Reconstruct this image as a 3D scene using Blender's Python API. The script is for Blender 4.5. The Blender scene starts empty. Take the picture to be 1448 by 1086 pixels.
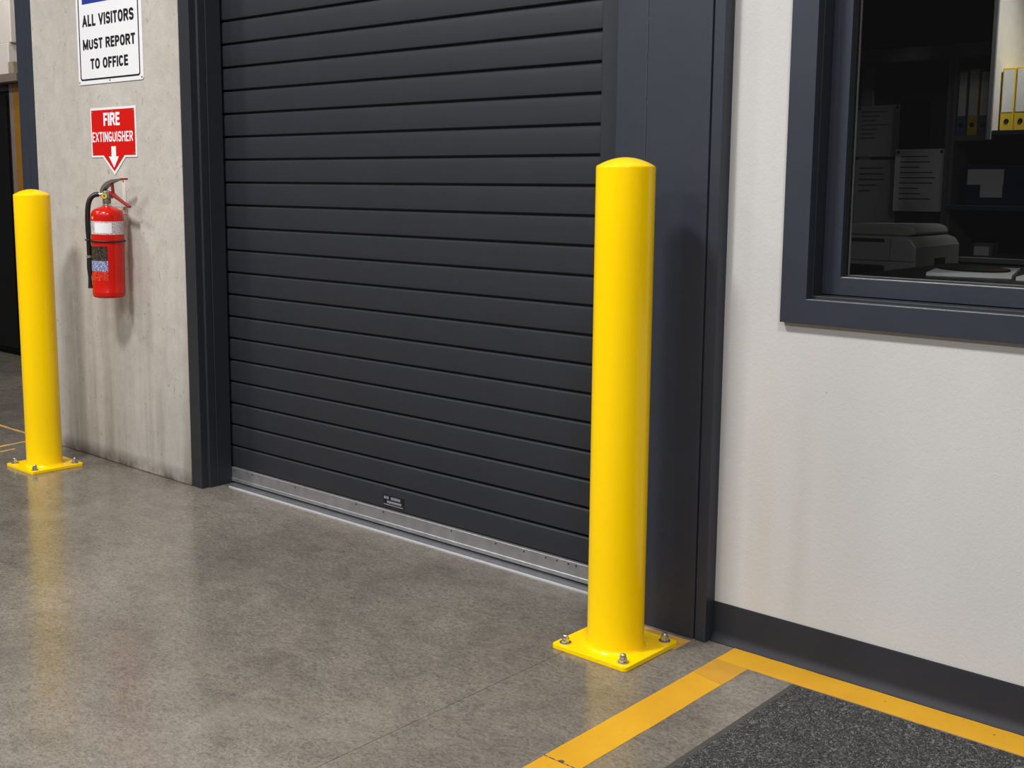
import bpy, bmesh, math, random
from mathutils import Vector, Matrix
random.seed(7)
S = bpy.context.scene
COL = S.collection
PI = math.pi
sin, cos = math.sin, math.cos

# ------------------------------------------------------------------ helpers
def srgb(r, g, b):
    f = lambda c: (c/255/12.92) if c/255 <= .04045 else ((c/255+.055)/1.055)**2.4
    return (f(r), f(g), f(b), 1)

class MB:
    def __init__(s): s.bm = bmesh.new()
    def box(s, x0, x1, y0, y1, z0, z1):
        v = [s.bm.verts.new(p) for p in ((x0,y0,z0),(x1,y0,z0),(x1,y1,z0),(x0,y1,z0),(x0,y0,z1),(x1,y0,z1),(x1,y1,z1),(x0,y1,z1))]
        for f in ((0,3,2,1),(4,5,6,7),(0,1,5,4),(1,2,6,5),(2,3,7,6),(3,0,4,7)): s.bm.faces.new([v[i] for i in f])
        return s
    def prism(s, poly, a0, a1, axis='y'):
        """polygon (u,v) extruded from a0 to a1 along axis: y -> (x,z), x -> (y,z), z -> (x,y)"""
        def P(u, v, a): return {'y': (u,a,v), 'x': (a,u,v), 'z': (u,v,a)}[axis]
        A = [s.bm.verts.new(P(u,v,a0)) for u,v in poly]; B = [s.bm.verts.new(P(u,v,a1)) for u,v in poly]
        n = len(poly)
        s.bm.faces.new(A); s.bm.faces.new(B[::-1])
        for i in range(n): s.bm.faces.new([A[i], B[i], B[(i+1)%n], A[(i+1)%n]])
        return s
    def frame(s, o, i, y0, y1):
        """picture-frame ring in the xz plane, o and i = (x0,x1,z0,z1)"""
        def ring(q, y): return [s.bm.verts.new(p) for p in ((q[0],y,q[2]),(q[1],y,q[2]),(q[1],y,q[3]),(q[0],y,q[3]))]
        a, b, c, d = ring(o,y0), ring(i,y0), ring(o,y1), ring(i,y1)
        for k in range(4):
            j = (k+1)%4
            s.bm.faces.new([a[k],a[j],b[j],b[k]]); s.bm.faces.new([c[k],d[k],d[j],c[j]])
            s.bm.faces.new([a[k],c[k],c[j],a[j]]); s.bm.faces.new([b[k],b[j],d[j],d[k]])
        return s
    def lathe(s, prof, n=48, c=(0,0), M=None):
        rows = []
        for r, z in prof:
            if r <= 1e-6: rows.append([s.bm.verts.new((c[0],c[1],z))])
            else: rows.append([s.bm.verts.new((c[0]+r*cos(2*PI*k/n), c[1]+r*sin(2*PI*k/n), z)) for k in range(n)])
        new = [v for R in rows for v in R]
        for A, B in zip(rows, rows[1:]):
            for k in range(n):
                j = (k+1)%n
                if len(A) == 1 and len(B) == 1: continue
                if len(A) == 1: s.bm.faces.new([A[0],B[j],B[k]])
                elif len(B) == 1: s.bm.faces.new([A[k],A[j],B[0]])
                else: s.bm.faces.new([A[k],A[j],B[j],B[k]])
        if M: bmesh.ops.transform(s.bm, matrix=M, verts=new)
        return s
    def tube(s, pts, r, n=12, closed=False):
        pts = [Vector(p) for p in pts]; m = len(pts); rows = []
        rr = r if isinstance(r, (list, tuple)) else [r]*m
        up = Vector((0,0,1)); prev = None
        for k, p in enumerate(pts):
            if closed: t = pts[(k+1)%m]-pts[k-1]
            else: t = pts[min(k+1,m-1)]-pts[max(k-1,0)]
            t.normalize()
            a = (prev if prev else (Vector((1,0,0)) if abs(t.z) > .9 else up))
            a = (a-t*a.dot(t)).normalized(); prev = a; b = t.cross(a)
            rows.append([s.bm.verts.new(p+rr[k]*(cos(2*PI*q/n)*a+sin(2*PI*q/n)*b)) for q in range(n)])
        for k in range(m if closed else m-1):
            A, B = rows[k], rows[(k+1)%m]
            for q in range(n): s.bm.faces.new([A[q],A[(q+1)%n],B[(q+1)%n],B[q]])
        if not closed: s.bm.faces.new(rows[0][::-1]); s.bm.faces.new(rows[-1])
        return s
    def patch(s, r, a0, a1, z0, z1, n=24, th=.0006):
        """curved label on a cylinder, closed thin shell"""
        def row(rad, z): return [s.bm.verts.new((rad*cos(a0+(a1-a0)*k/n), rad*sin(a0+(a1-a0)*k/n), z)) for k in range(n+1)]
        A, B, C, D = row(r+th,z0), row(r+th,z1), row(r,z0), row(r,z1)
        for k in range(n):
            s.bm.faces.new([A[k],A[k+1],B[k+1],B[k]]); s.bm.faces.new([C[k+1],C[k],D[k],D[k+1]])
            s.bm.faces.new([A[k+1],A[k],C[k],C[k+1]]); s.bm.faces.new([B[k],B[k+1],D[k+1],D[k]])
        s.bm.faces.new([A[0],B[0],D[0],C[0]]); s.bm.faces.new([A[n],C[n],D[n],B[n]])
        return s
    def build(s, name, mat, parent=None, bevel=0, smooth=None, loc=None, seg=2):
        bmesh.ops.recalc_face_normals(s.bm, faces=s.bm.faces)
        me = bpy.data.meshes.new(name); s.bm.to_mesh(me); s.bm.free()
        me.materials.append(mat)
        o = bpy.data.objects.new(name, me); COL.objects.link(o)
        if parent: o.parent = parent
        if loc: o.location = loc
        if smooth is not None:
            me.polygons.foreach_set('use_smooth', [True]*len(me.polygons)); me.set_sharp_from_angle(angle=math.radians(smooth))
        if bevel:
            m = o.modifiers.new('bevel', 'BEVEL'); m.width = bevel; m.segments = seg; m.limit_method = 'ANGLE'; m.angle_limit = math.radians(35)
        return o

def empty(name, loc, rz=0):
    o = bpy.data.objects.new(name, None); COL.objects.link(o); o.location = loc; o.rotation_euler = (0,0,rz); o.empty_display_size = .05
    return o
def tag(o, label, cat, group=None, kind=None):
    o['label'] = label; o['category'] = cat
    if group: o['group'] = group
    if kind: o['kind'] = kind
    return o
def struct(o, label, cat): return tag(o, label, cat, None, 'structure')

# condensed bold capitals drawn as strokes: (width, [polylines in a unit cell])
def arc(cx, cy, rx, ry, a0, a1, n=12, p=.86):
    out = []
    for k in range(n+1):
        a = math.radians(a0+(a1-a0)*k/n); c, s_ = cos(a), sin(a)
        out.append((cx+rx*math.copysign(abs(c)**p, c), cy+ry*math.copysign(abs(s_)**p, s_)))
    return out
GL = {
 'A': (.74, [[(0,0),(.5,1)],[(1,0),(.5,1)],[(.22,.30),(.78,.30)]]), 'L': (.54, [[(0,1),(0,0),(1,0)]]), 'V': (.72, [[(0,1),(.5,0)],[(1,1),(.5,0)]]),
 'I': (.19, [[(.5,0),(.5,1)]]), 'T': (.62, [[(0,1),(1,1)],[(.5,1),(.5,0)]]), 'O': (.72, [arc(.5,.5,.5,.5,0,360,28)]),
 'S': (.66, [arc(.5,.755,.5,.245,15,270)+arc(.5,.255,.5,.255,90,-165)[1:]]),
 'R': (.68, [[(0,0),(0,1)],[(0,1)]+arc(.52,.75,.46,.25,90,-90)+[(0,.5)],[(.52,.48),(1,0)]]), 'P': (.64, [[(0,0),(0,1)],[(0,1)]+arc(.52,.73,.48,.27,90,-90)+[(0,.46)]]),
 'M': (.84, [[(0,0),(0,1)],[(1,0),(1,1)],[(0,1),(.5,.1)],[(1,1),(.5,.1)]]), 'U': (.68, [[(0,1)]+arc(.5,.32,.5,.32,180,360)+[(1,1)]]),
 'E': (.56, [[(1,1),(0,1),(0,0),(1,0)],[(0,.51),(.9,.51)]]), 'F': (.54, [[(1,1),(0,1),(0,0)],[(0,.49),(.88,.49)]]), 'C': (.68, [arc(.5,.5,.5,.5,38,322,22)]),
 'X': (.68, [[(0,0),(1,1)],[(0,1),(1,0)]]), 'N': (.68, [[(0,0),(0,1)],[(1,0),(1,1)],[(0,1),(1,0)]]), 'G': (.70, [arc(.5,.5,.5,.5,42,330,22),[(.58,.44),(1,.44),(1,.04)]]),
 'H': (.68, [[(0,0),(0,1)],[(1,0),(1,1)],[(0,.51),(1,.51)]]), ' ': (.26, [])}
def text_bm(mb, body, x0, x1, z0, z1, y, t=.17, th=.0006, gap=.10):
    """capital lettering stretched to fill x0..x1, z0..z1 on the plane y, facing -y"""
    tot = sum(GL[ch][0]+gap for ch in body)-gap; kx, kz = (x1-x0)/tot, z1-z0; pen = 0; h = t/2
    cnt = [0]; parts = [mb]
    def slab(pts):
        cnt[0] += 1; parts[-1].prism([(x0+px*kx, z0+pz*kz) for px, pz in pts], y-th-.000004*cnt[0], y, 'y')
    for ch in body:
        w, strokes = GL[ch]
        if ch == ' ': parts.append(MB())
        for st in strokes:
            q = [Vector((pen+h+u*(w-t), h+v*(1-t))) for u, v in st]
            for k in range(len(q)-1):
                a, b = q[k], q[k+1]; d = (b-a)
                if d.length < 1e-6: continue
                d.normalize(); n = Vector((-d.y, d.x))*h
                aa = a-d*h*(.98 if k == 0 and len(q) < 12 else .28); bb = b+d*h*(.98 if k == len(q)-2 and len(q) < 12 else .28)
                if len(q) <= 4: aa, bb = a-d*h*.98, b+d*h*.98
                P4 = [aa-n, bb-n, bb+n, aa+n]
                slab([(pp.x, min(max(pp.y,0),1)) for pp in P4])
        pen += w+gap
    return parts

# ------------------------------------------------------------------ materials
def new_mat(name):
    m = bpy.data.materials.new(name); m.use_nodes = True
    nt = m.node_tree; b = nt.nodes['Principled BSDF']
    return m, nt, b
def node(nt, t, **k):
    n = nt.nodes.new(t)
    for a, v in k.items():
        if a in n.inputs.keys(): n.inputs[a].default_value = v
        else: setattr(n, a, v)
    return n
def coords(nt, scale=(1,1,1), loc=(0,0,0), rot=(0,0,0)):
    tc = nt.nodes.new('ShaderNodeTexCoord'); mp = nt.nodes.new('ShaderNodeMapping')
    mp.inputs['Scale'].default_value = scale; mp.inputs['Location'].default_value = loc; mp.inputs['Rotation'].default_value = rot
    nt.links.new(tc.outputs['Object'], mp.inputs['Vector'])
    return mp.outputs['Vector']
def noise(nt, vec, scale, detail=4, rough=.55, dist=0):
    n = node(nt, 'ShaderNodeTexNoise', Scale=scale, Detail=detail, Roughness=rough, Distortion=dist)
    nt.links.new(vec, n.inputs['Vector']); return n.outputs['Fac']
def ramp(nt, fac, stops):
    r = nt.nodes.new('ShaderNodeValToRGB'); e = r.color_ramp.elements
    while len(e) < len(stops): e.new(.5)
    for el, (p, c) in zip(e, stops):
        el.position = p; el.color = c if len(c) == 4 else (*c, 1)
    nt.links.new(fac, r.inputs['Fac']); return r.outputs['Color']
def g(v): return (v, v, v, 1)
def mix(nt, fac, a, b, mode='MIX'):
    m = nt.nodes.new('ShaderNodeMix'); m.data_type = 'RGBA'; m.blend_type = mode; m.clamp_factor = True
    for sock, v in ((m.inputs[0], fac), (m.inputs[6], a), (m.inputs[7], b)):
        if isinstance(v, (int, float)): sock.default_value = v
        elif isinstance(v, tuple): sock.default_value = v
        else: nt.links.new(v, sock)
    return m.outputs[2]
def bump(nt, b, h, strength=.3, dist=.002):
    n = node(nt, 'ShaderNodeBump', Strength=strength, Distance=dist)
    nt.links.new(h, n.inputs['Height']); nt.links.new(n.outputs['Normal'], b.inputs['Normal']); return n

def paint(name, col, rough=.4, metal=0, mottling=.06, scale=30, bumpy=0, coat=0, spec=.5):
    m, nt, b = new_mat(name)
    v = coords(nt); n = noise(nt, v, scale, 5)
    c0 = tuple(x*(1-mottling) for x in col[:3])+(1,); c1 = tuple(min(1, x*(1+mottling)) for x in col[:3])+(1,)
    nt.links.new(ramp(nt, n, [(.3,c0),(.7,c1)]), b.inputs['Base Color'])
    b.inputs['Roughness'].default_value = rough; b.inputs['Metallic'].default_value = metal
    b.inputs['Coat Weight'].default_value = coat; b.inputs['Coat Roughness'].default_value = .06
    b.inputs['Specular IOR Level'].default_value = spec
    if bumpy: bump(nt, b, noise(nt, v, 420, 2), bumpy, .0006)
    return m

M = {}
M['steel_dark'] = paint('charcoal_steel_paint', srgb(42,46,57), .46, 0, .07, 12, .12)
M['jamb'] = paint('charcoal_jamb_paint', srgb(32,35,41), .5, 0, .07, 12, .12)
M['door'] = paint('charcoal_shutter_paint', srgb(37,39,45), .46, 0, .06, 6, .05)
M['alu'] = paint('brushed_aluminium', srgb(168,166,166), .42, .75, .12, 25)
M['plate'] = paint('dull_threshold_plate', srgb(140,141,146), .4, .75, .12, 30)
M['alu_bright'] = paint('bright_aluminium_edge', srgb(235,235,238), .35, .5, .05)
M['zinc'] = paint('zinc_plated_steel', srgb(190,190,190), .28, .9, .12, 120)
M['yellow'] = paint('yellow_gloss_paint', (1.0,.635,.0,1), .2, 0, .01, 8, 0, .0, .27)
M['red'] = paint('red_gloss_paint', (.56,.009,.003,1), .22, 0, .03, 10, 0, .0, .4)
M['red_sign'] = paint('red_sign_enamel', (.60,.006,.003,1), .6, 0, .03, spec=.15)
M['white_sign'] = paint('white_sign_enamel', srgb(232,230,232), .45, 0, .01)
M['black_ink'] = paint('black_print', srgb(14,15,18), .5, 0, .05)
M['blue_ink'] = paint('blue_print', srgb(28,52,140), .5, 0, .05)
M['white_ink'] = paint('white_print', srgb(240,240,245), .5, 0, .01)
M['rubber'] = paint('black_rubber', srgb(22,22,23), .5, 0, .1)
M['cove'] = paint('charcoal_vinyl_cove', srgb(33,34,40), .6, 0, .1, 8, spec=.35)
M['mat_edge'] = paint('grey_rubber_mat_edge', srgb(66,64,61), .6, 0, .1)
M['hose'] = paint('black_rubber_hose', srgb(16,17,17), .42, 0, .1)
M['cast'] = paint('cast_valve_metal', srgb(128,122,112), .45, .6, .15, 80)
M['lever_red'] = paint('dark_red_handle_paint', srgb(140,26,20), .35, 0, .08)
M['chrome'] = paint('plated_fitting', srgb(220,218,214), .2, .9, .05)
M['gauge'] = paint('yellow_gauge_face', srgb(215,196,30), .4)
M['wrap'] = paint('pale_carton_board', srgb(214,204,194), .55, 0, .05, 5)
M['tan'] = paint('tan_timber_block', srgb(150,135,112), .7, 0, .12)
M['beam'] = paint('brown_grey_rack_beam', srgb(120,105,96), .5, 0, .1)
M['rack_yellow'] = paint('ochre_rack_paint', srgb(140,95,6), .5, 0, .08)
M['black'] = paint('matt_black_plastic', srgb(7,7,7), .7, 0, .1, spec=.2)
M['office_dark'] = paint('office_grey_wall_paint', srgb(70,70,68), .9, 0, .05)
M['office_floor'] = paint('office_dark_carpet', srgb(40,40,42), .95)
M['shelf'] = paint('grey_shelf_laminate', srgb(112,112,116), .6, 0, .05)
M['beige'] = paint('beige_back_panel', srgb(186,182,172), .8, 0, .05, 40)
M['navy'] = paint('navy_shelf_edge', srgb(24,32,48), .5)
M['file_blue'] = paint('blue_file_cardboard', srgb(70,104,150), .5)
M['file_yellow'] = paint('yellow_file_cardboard', srgb(222,186,40), .5)
M['file_grey'] = paint('grey_file_cardboard', srgb(110,110,114), .5)
M['file_label'] = paint('white_spine_label', srgb(226,224,220), .6, 0, .03, 60)
M['crate_blue'] = paint('dark_blue_plastic', srgb(20,34,84), .4)
M['printer'] = paint('grey_printer_plastic', srgb(132,131,127), .4, 0, .02)
M['printer_dark'] = paint('black_printer_plastic', srgb(24,24,25), .4)
M['desk'] = paint('black_desk_laminate', srgb(18,18,19), .45)
M['paper'] = paint('white_paper', srgb(232,230,228), .8, 0, .01)
M['paper_grey'] = paint('grey_white_paper', srgb(140,140,144), .8, 0, .03)
M['ink_grey'] = paint('grey_print', srgb(70,70,76), .8)
M['board'] = paint('dark_notice_board_felt', srgb(52,52,50), .9, 0, .1)
M['seam'] = paint('pale_seam_sealant', srgb(57,60,68), .5, 0, .3, 60)

# floor: worn sealed concrete
def mk_floor():
    m, nt, b = new_mat('sealed_concrete_floor')
    v = coords(nt); vs = coords(nt, (1,1.6,1))
    big = noise(nt, v, 1.3, 5, .6, .4); mid = noise(nt, vs, 9, 6, .65, .8); fine = noise(nt, vs, 70, 4, .6, 1.2); grit = noise(nt, v, 300, 2)
    c = ramp(nt, big, [(.32,srgb(103,96,88)),(.5,srgb(115,108,99)),(.68,srgb(127,119,110))])
    c = mix(nt, .34, c, ramp(nt, mid, [(.34,g(.30)),(.5,g(.5)),(.68,g(.68))]), 'OVERLAY')
    c = mix(nt, .5, c, ramp(nt, fine, [(.36,g(.22)),(.5,g(.5)),(.66,g(.76))]), 'OVERLAY')
    c = mix(nt, .20, c, ramp(nt, grit, [(.3,g(.3)),(.7,g(.7))]), 'OVERLAY')
    # short dark squiggles and scuffs
    sq = noise(nt, vs, 34, 3, .5, 2.5)
    c = mix(nt, ramp(nt, sq, [(.66,g(0)),(.72,g(.35))]), c, srgb(84,77,70))
    pale = noise(nt, v, 2.2, 4, .6, .6)
    c = mix(nt, ramp(nt, pale, [(.58,g(0)),(.74,g(.25))]), c, srgb(158,149,138))
    vo = node(nt, 'ShaderNodeTexVoronoi', Scale=9); nt.links.new(v, vo.inputs['Vector'])
    c = mix(nt, ramp(nt, vo.outputs['Distance'], [(.010,g(.75)),(.024,g(0))]), c, srgb(60,54,48))
    nt.links.new(c, b.inputs['Base Color'])
    nt.links.new(ramp(nt, mid, [(.3,g(.13)),(.7,g(.24))]), b.inputs['Roughness'])
    b.inputs['Specular IOR Level'].default_value = .5
    bump(nt, b, fine, .10, .0012)
    return m
M['floor'] = mk_floor()

def mk_concrete():
    m, nt, b = new_mat('cast_concrete_wall')
    v = coords(nt); vv = coords(nt, (1,1,.28))
    big = noise(nt, vv, 2.0, 5, .6, .5); mid = noise(nt, v, 13, 6, .6, .8); fine = noise(nt, v, 110, 4)
    c = ramp(nt, big, [(.3,srgb(174,167,158)),(.5,srgb(183,176,167)),(.7,srgb(190,184,176))])
    c = mix(nt, .20, c, ramp(nt, mid, [(.32,g(.3)),(.68,g(.68))]), 'OVERLAY')
    c = mix(nt, .14, c, ramp(nt, fine, [(.3,g(.3)),(.7,g(.7))]), 'OVERLAY')
    # vertical run stains, stronger low on the wall
    st = noise(nt, coords(nt, (7,1,.55)), 1.5, 4, .6, .4)
    geo = nt.nodes.new('ShaderNodeSeparateXYZ'); nt.links.new(coords(nt), geo.inputs[0])
    low = ramp(nt, geo.outputs['Z'], [(.10,g(1)),(1.05,g(.1))])
    c = mix(nt, ramp(nt, geo.outputs['Z'], [(.05,g(.42)),(.75,g(.0))]), c, srgb(140,135,129))  # overall darker towards the floor: staining and light falloff put into the colour
    f = mix(nt, 1, ramp(nt, st, [(.46,g(0)),(.70,g(.62))]), low, 'MULTIPLY')
    c = mix(nt, f, c, srgb(120,112,103))
    # patchy dark strip where the wall meets the floor
    edge = mix(nt, 1, ramp(nt, geo.outputs['Z'], [(.010,g(1)),(.07,g(0))]), ramp(nt, noise(nt, v, 8, 4), [(.30,g(0)),(.52,g(.9))]), 'MULTIPLY')
    c = mix(nt, edge, c, srgb(84,76,66))
    # pits and hairlines
    vo = node(nt, 'ShaderNodeTexVoronoi', Scale=17); nt.links.new(v, vo.inputs['Vector'])
    pit = ramp(nt, vo.outputs['Distance'], [(.03,g(.8)),(.07,g(0))])
    gate = ramp(nt, noise(nt, v, 5, 2), [(.48,g(0)),(.56,g(1))])
    c = mix(nt, mix(nt, 1, pit, gate, 'MULTIPLY'), c, srgb(112,98,82))
    hair = noise(nt, coords(nt, (1,1,.5)), 30, 3, .5, 3)
    c = mix(nt, ramp(nt, hair, [(.64,g(0)),(.71,g(.55))]), c, srgb(132,121,108))
    nt.links.new(c, b.inputs['Base Color']); b.inputs['Roughness'].default_value = .85
    b.inputs['Specular IOR Level'].default_value = .25
    bump(nt, b, mix(nt, .5, mid, hair), .25, .002)
    return m
M['concrete'] = mk_concrete()

def mk_white():
    m, nt, b = new_mat('white_textured_wall_paint')
    v = coords(nt)
    big = noise(nt, coords(nt, (1,1,.5)), 3, 4)
    c = ramp(nt, big, [(.3,srgb(191,189,186)),(.7,srgb(198,196,194))])
    sep = nt.nodes.new('ShaderNodeSeparateXYZ'); nt.links.new(coords(nt), sep.inputs[0])
    # a faint brown run and the bollard's soft shadow painted grey, each with its own place on the wall
    wob = nt.nodes.new('ShaderNodeMath'); wob.operation = 'MULTIPLY_ADD'; nt.links.new(noise(nt, coords(nt,(1,1,1.5)), 2, 2), wob.inputs[0]); wob.inputs[1].default_value = .05; nt.links.new(sep.outputs['X'], wob.inputs[2])
    def band(x, w, k):
        a = nt.nodes.new('ShaderNodeMath'); a.operation = 'SUBTRACT'; nt.links.new(wob.outputs[0], a.inputs[0]); a.inputs[1].default_value = x
        d = nt.nodes.new('ShaderNodeMath'); d.operation = 'ABSOLUTE'; nt.links.new(a.outputs[0], d.inputs[0])
        return ramp(nt, d.outputs[0], [(0,g(k)),(w,g(0))])
    low = ramp(nt, sep.outputs['Z'], [(.35,g(1)),(.85,g(0))])
    c = mix(nt, mix(nt, 1, band(-1.40,.05,.22), low, 'MULTIPLY'), c, srgb(186,164,138))
    c = mix(nt, mix(nt, 1, band(-1.29,.035,.15), low, 'MULTIPLY'), c, srgb(150,144,132))
    sp = node(nt, 'ShaderNodeTexVoronoi', Scale=7); nt.links.new(v, sp.inputs['Vector'])
    c = mix(nt, ramp(nt, sp.outputs['Distance'], [(.008,g(.6)),(.016,g(0))]), c, srgb(120,108,92))
    nt.links.new(c, b.inputs['Base Color']); b.inputs['Roughness'].default_value = .7; b.inputs['Specular IOR Level'].default_value = .3
    bump(nt, b, noise(nt, coords(nt,(1,1,.8)), 135, 3, .55, .8), .34, .0019)
    return m
M['white'] = mk_white()

def mk_tape():
    m, nt, b = new_mat('worn_yellow_floor_tape')
    v = coords(nt)
    c = ramp(nt, noise(nt, v, 5, 4), [(.3,srgb(200,146,30)),(.7,srgb(214,160,36))])
    c = mix(nt, ramp(nt, noise(nt, v, 40, 4, .6, 1), [(.6,g(0)),(.72,g(.3))]), c, srgb(170,130,70))
    vo = node(nt, 'ShaderNodeTexVoronoi', Scale=26); nt.links.new(v, vo.inputs['Vector'])
    pit = mix(nt, 1, ramp(nt, vo.outputs['Distance'], [(.05,g(.9)),(.1,g(0))]), ramp(nt, noise(nt, v, 9, 2), [(.5,g(0)),(.58,g(1))]), 'MULTIPLY')
    c = mix(nt, pit, c, srgb(98,76,46))
    nt.links.new(c, b.inputs['Base Color']); b.inputs['Roughness'].default_value = .5
    return m
M['tape'] = mk_tape()
M['tape_dull'] = paint('dusty_yellow_floor_tape', srgb(192,142,44), .55, 0, .08, 14)
def mk_tape_worn():
    m, nt, b = new_mat('faded_dusty_floor_tape')
    v = coords(nt)
    c = ramp(nt, noise(nt, v, 14, 5, .65), [(.35,srgb(176,140,86)),(.65,srgb(216,164,70))])
    nt.links.new(c, b.inputs['Base Color']); b.inputs['Roughness'].default_value = .6
    return m
M['tape_worn'] = mk_tape_worn()

def mk_pile():
    m, nt, b = new_mat('black_looped_mat_pile')
    v = coords(nt)
    w = noise(nt, v, 62, 3, .55, 3.6); w2 = noise(nt, v, 420, 2)
    c = ramp(nt, w, [(.42,srgb(8,8,8)),(.52,srgb(36,35,34)),(.62,srgb(118,115,111))])
    c = mix(nt, .4, c, ramp(nt, w2, [(.35,g(.02)),(.7,g(.16))]))
    nt.links.new(c, b.inputs['Base Color']); b.inputs['Roughness'].default_value = .9; b.inputs['Specular IOR Level'].default_value = .2
    bump(nt, b, w, .9, .004)
    return m
M['pile'] = mk_pile()

def mk_label(name, base, inks, scale):
    m, nt, b = new_mat(name)
    v = coords(nt, (1,1,1.7)); n = noise(nt, v, scale, 2, .5, 1.0)
    c = ramp(nt, n, [(.44,base),(.50,base),(.56,inks[0])]) if len(inks) == 1 else ramp(nt, n, [(.38,inks[0]),(.46,base),(.56,base),(.62,inks[1])])
    nt.links.new(c, b.inputs['Base Color']); b.inputs['Roughness'].default_value = .35
    return m
M['lab_white'] = mk_label('white_instruction_sticker', srgb(214,206,210), [srgb(140,104,104)], 260)
M['lab_black'] = mk_label('black_rating_sticker', srgb(20,18,18), [srgb(60,24,20), srgb(120,108,96)], 230)
M['lab_blue'] = mk_label('blue_and_white_sticker', srgb(120,132,176), [srgb(32,40,70), srgb(220,222,236)], 240)
M['lab_red'] = mk_label('orange_red_sticker', srgb(205,30,14), [srgb(150,14,10), srgb(226,100,60)], 200)

def mk_glass():
    m = bpy.data.materials.new('tinted_window_glass'); m.use_nodes = True; nt = m.node_tree
    nt.nodes.clear()
    out = nt.nodes.new('ShaderNodeOutputMaterial'); tr = nt.nodes.new('ShaderNodeBsdfTransparent'); gl = nt.nodes.new('ShaderNodeBsdfGlossy')
    tr.inputs['Color'].default_value = (.72,.73,.73,1); gl.inputs['Roughness'].default_value = .02
    gl.inputs['Color'].default_value = g(.9)
    fr = node(nt, 'ShaderNodeFresnel', IOR=1.45); mx = nt.nodes.new('ShaderNodeMixShader'); ge = nt.nodes.new('ShaderNodeNewGeometry')
    inv = nt.nodes.new('ShaderNodeMath'); inv.operation = 'SUBTRACT'; inv.inputs[0].default_value = 1; nt.links.new(ge.outputs['Backfacing'], inv.inputs[1])
    ml = nt.nodes.new('ShaderNodeMath'); ml.operation = 'MULTIPLY'; nt.links.new(fr.outputs[0], ml.inputs[0]); nt.links.new(inv.outputs[0], ml.inputs[1])
    nt.links.new(ml.outputs[0], mx.inputs[0]); nt.links.new(tr.outputs[0], mx.inputs[1]); nt.links.new(gl.outputs[0], mx.inputs[2])
    nt.links.new(mx.outputs[0], out.inputs['Surface'])
    return m
M['glass'] = mk_glass()

# ------------------------------------------------------------------ the setting
WH = 3.6           # wall height
YC, YW = 2.545, 2.598
# floor: two slabs either side of a saw-cut joint
fl = MB().box(-14,-1.7908,-9,8,-.15,0).box(-1.7892,4,-9,8,-.15,0).box(-1.7909,-1.7891,-9,8,-.15,-.0015)
struct(fl.build('floor', M['floor']), 'worn grey-brown sealed concrete floor', 'floor')
struct(MB().prism([(-5.079,YC),(-3.93,YC),(-3.93,2.75),(-5.079,2.75)], 0, WH, 'z').build('wall_left', M['concrete'], bevel=.006), 'stained cast concrete wall carrying the two signs', 'wall')
# white wall with the window opening
WX0, WX1, WZ0, WZ1 = -1.35, .45, .905, 2.25
w = MB(); w.box(-1.60,WX0,YW,2.70,0,WH); w.box(WX0,WX1,YW,2.70,0,WZ0); w.box(WX0,WX1,YW,2.70,WZ1,WH); w.box(WX1,3,YW,2.70,0,WH)
struct(w.build('wall_right', M['white']), 'white textured wall around the office window', 'wall')
# vinyl cove baseboard (section in y,z, run along x)
b = MB().prism([(YW+.002,.106),(YW-.004,.106),(YW-.005,.103),(YW-.005,.028),(YW-.008,.018),(YW-.014,.008),(YW-.021,.002),(YW-.021,0),(YW+.002,0)], -1.549, 3, 'x')
struct(b.build('baseboard_right', M['cove'], smooth=40), 'charcoal cove baseboard along the white wall', 'baseboard')

# left door jamb
t = empty('trim_1', (-3.90,2.60,0)); struct(t, 'charcoal steel jamb on the left of the shutter', 'door jamb')
o = (-3.90,2.60)
prof = [(-3.934,2.549),(-3.862,2.549),(-3.862,2.580),(-3.855,2.583),(-3.855,2.614),(-3.857,2.616),(-3.855,2.618),(-3.855,2.684),(-3.875,2.684),(-3.875,2.684),(-3.934,2.684)]
prof = [p for i, p in enumerate(prof) if i == 0 or p != prof[i-1]]
MB().prism([(x-o[0],y-o[1]) for x,y in prof], 0, 2.62, 'z').build('jamb_profile', M['jamb'], t, bevel=.0012)
MB().box(-3.934-o[0],-3.90-o[0],2.684-o[1],2.80-o[1],0,2.62).build('guide_back', M['rubber'], t)

# right column: boxed steel casing
t = empty('trim_2', (-1.7,2.60,0)); struct(t, 'wide charcoal steel column casing right of the shutter', 'column')
ox, oy = -1.7, 2.60
def cx(poly): return [(x-ox,y-oy) for x,y in poly]
c = MB().prism(cx([(-1.879,2.555),(-1.5870,2.555),(-1.5865,2.563),(-1.5820,2.563),(-1.5815,2.555),(-1.550,2.555),(-1.550,2.62),(-1.879,2.75)]), 0, WH, 'z')
c.build('casing', M['steel_dark'], t, bevel=.0015)
c = MB()
z = .02
while z < 3.4:                                    # broken bead of sealant along the seam
    h = random.uniform(.02,.12)
    c.box(-1.7828-ox,-1.7806-ox,2.5538-oy,2.556-oy,z,z+h); z += h+random.choice([.002,.004,.012])
c.build('sealant_seam', M['seam'], t)
MB().box(-2.018-ox,-1.870-ox,2.672-oy,2.80-oy,0,2.62).build('guide_rail', M['jamb'], t, bevel=.002)

# header above the shutter (above the picture) closes the opening
struct(MB().box(-3.934,-1.60,2.60,2.80,2.45,WH).build('trim_4', M['jamb']), 'charcoal steel header above the shutter', 'door header')

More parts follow.
